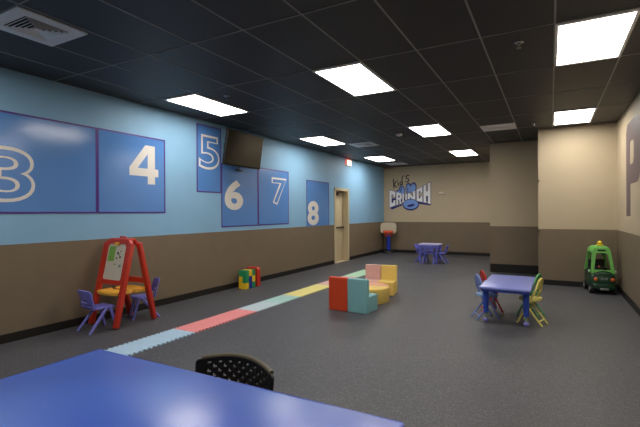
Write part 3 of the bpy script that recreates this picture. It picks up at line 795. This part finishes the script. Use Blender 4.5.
b = MB(); pane_ring(b, -0.235, -0.125, 0.192, 0.142, 0.350, 0.795, 0.138, 0.095, 0.41, 0.705, 0.05); b.build('front_pillars', 'car_green', t)
b = MB(); pane_ring(b, 0.295, 0.215, 0.192, 0.142, 0.350, 0.795, 0.125, 0.092, 0.45, 0.70, 0.05); b.build('rear_pillars', 'car_green', t)
b = loft([(0.715, 0.163, -0.168, 0.268, 0.07), (0.755, 0.158, -0.16, 0.26, 0.08), (0.795, 0.140, -0.135, 0.235, 0.09), (0.820, 0.105, -0.085, 0.185, 0.08), (0.827, 0.065, -0.04, 0.14, 0.06)])
rf = b.build('roof', 'car_green', t)
b = MB(); b.box((0, -0.160, 0.752), (0.13, 0.02, 0.026), 0.006); b.build('roof_slot', 'dark_slot', rf)
b = MB(); b.box((0, -0.03, 0.838), (0.10, 0.06, 0.035), 0.010); b.ball((0, -0.03, 0.876), 0.042, (1, 0.8, 0.9), 14); b.build('roof_lamp', 'toy_yellow', t)
for s in (-1, 1):
    b = MB(); b.ball((s*0.135, -0.330, 0.262), 0.033, (1, 0.5, 1), 14); b.build('headlight', 'lamp_orange', t)
    b = MB(); b.prism([(-0.19, 0.16), (0.20, 0.16), (0.20, 0.37), (-0.19, 0.37)], s*0.197, s*0.206, mp_yz); b.build('door', 'car_green' if s > 2 else 'car_dark', t, bevel=0.003)
    b = MB(); b.ball((s*0.212, -0.205, 0.385), 0.026, (0.7, 0.8, 1), 12); b.build('mirror', 'pale_green', t)
    for y in (-0.225, 0.225):
        b = MB(); b.cyl((s*0.150, y, 0.078), (s*0.213, y, 0.078), 0.078, n=24); wl = b.build('wheel', 'tyre', t, bevel=0.008)
        b = MB(); b.cyl((s*0.208, y, 0.078), (s*0.219, y, 0.078), 0.042, 0.034, n=18); b.build('hub_cap', 'hub_grey', wl)
b = MB(); b.box((0, -0.356, 0.098), (0.135, 0.008, 0.034), 0.002); b.build('number_plate', 'grey_plate', t)
b = MB()
for s in (-1, 1): b.ring(rrect(s*0.03-0.022, 0.25, s*0.03+0.022, 0.29, 0.008, 3), rrect(s*0.03-0.012, 0.26, s*0.03+0.012, 0.28, 0.004, 3), -0.342, -0.330, mp_xz)
b.build('grille_badge', 'grey_plate', t)
b = MB(); b.tube([(-0.03+0.062*math.cos(a), -0.10+0.02*math.sin(a), 0.455+0.058*math.sin(a)) for a in (2*PI*k/18 for k in range(18))], 0.009, 8, closed=True)
b.tube([(-0.03, -0.10, 0.455), (-0.03, -0.18, 0.38)], 0.012, 8); sw = b.build('steering_wheel', 'black_plastic', t)
b = MB(); b.ball((-0.03, -0.10, 0.455), 0.022, (1, 0.6, 1), 10); b.build('horn_button', 'lamp_orange', sw)
b = MB(); b.box((0, 0.17, 0.40), (0.30, 0.16, 0.05), 0.015); b.box((0, 0.235, 0.48), (0.28, 0.04, 0.16), 0.015); b.build('seat', 'black_plastic', t)

# ---------------------------------------------------------------- toddler basketball hoop in the far corner
t = thing('basketball_hoop', 'toddler basketball hoop with cream backboard and blue post in the far corner', 'basketball hoop', (-5.085, 14.38, 0), 0.30)
b = MB(); b.lathe([(0, 0), (0.20, 0), (0.22, 0.02), (0.20, 0.06), (0.10, 0.10), (0.07, 0.10), (0, 0.10)], n=24); b.build('base', 'black_plastic', t)
b = MB(); b.lathe([(0, 0.10), (0.068, 0.10), (0.062, 0.72), (0, 0.72)], n=18); b.build('post', 'hoop_blue', t)
b = MB(); b.prism(rrect(-0.28, 0.69, 0.28, 1.08, [0.12, 0.12, 0.10, 0.10], 6), -0.085, -0.06, mp_xz); b.box((0, -0.03, 0.80), (0.12, 0.06, 0.2), 0.01); b.build('backboard', 'hoop_cream', t)
b = MB(); b.tube([(0.165*math.cos(a), -0.262+0.165*math.sin(a), 0.745) for a in (2*PI*k/24 for k in range(24))], 0.024, 8, closed=True); b.box((0, -0.10, 0.745), (0.34, 0.035, 0.10), 0.01); rim = b.build('rim', 'hoop_orange', t)
b = MB()
for k in range(12):
    a = 2*PI*k/12
    for da in (0.45, -0.45): b.tube([(0.16*math.cos(a), -0.262+0.16*math.sin(a), 0.74), (0.13*math.cos(a+da/2), -0.262+0.13*math.sin(a+da/2), 0.66), (0.09*math.cos(a+da), -0.262+0.09*math.sin(a+da), 0.60)], 0.004, 5)
b.build('net', 'hoop_orange', rim)

# ---------------------------------------------------------------- far blue table with chairs
t = thing('toddler_table', 'small blue toddler table with pale top near the far wall', 'table', (-3.02, 12.06, 0))
b = MB(); b.box((0, 0, 0.525), (0.57, 0.56, 0.03), 0.010); b.build('tabletop', 'pale_lilac', t)
b = MB(); b.ring(rrect(-0.27, -0.265, 0.27, 0.265, 0.02, 3), rrect(-0.25, -0.245, 0.25, 0.245, 0.015, 3), 0.44, 0.5105, mp_xy); b.build('apron', 'chair_indigo', t)
for sx in (-1, 1):
    for sy in (-1, 1):
        b = MB(); b.lathe([(0, 0), (0.028, 0), (0.034, 0.30), (0.045, 0.4395), (0, 0.4395)], (sx*0.228, sy*0.222, 0), 14); b.build('leg', 'chair_indigo', t)
kc2 = kid_chair('small blue plastic chair with its back to the viewer at the far table', (-2.995, 11.87, 0), 0.0, 'chair_indigo', G)
copy_thing(kc2, (-2.720, 12.07, 0), PI/2, 'small blue plastic chair at the right side of the far table')
copy_thing(kc2, (-3.255, 12.10, 0), -PI/2, 'small blue plastic chair at the left side of the far table')
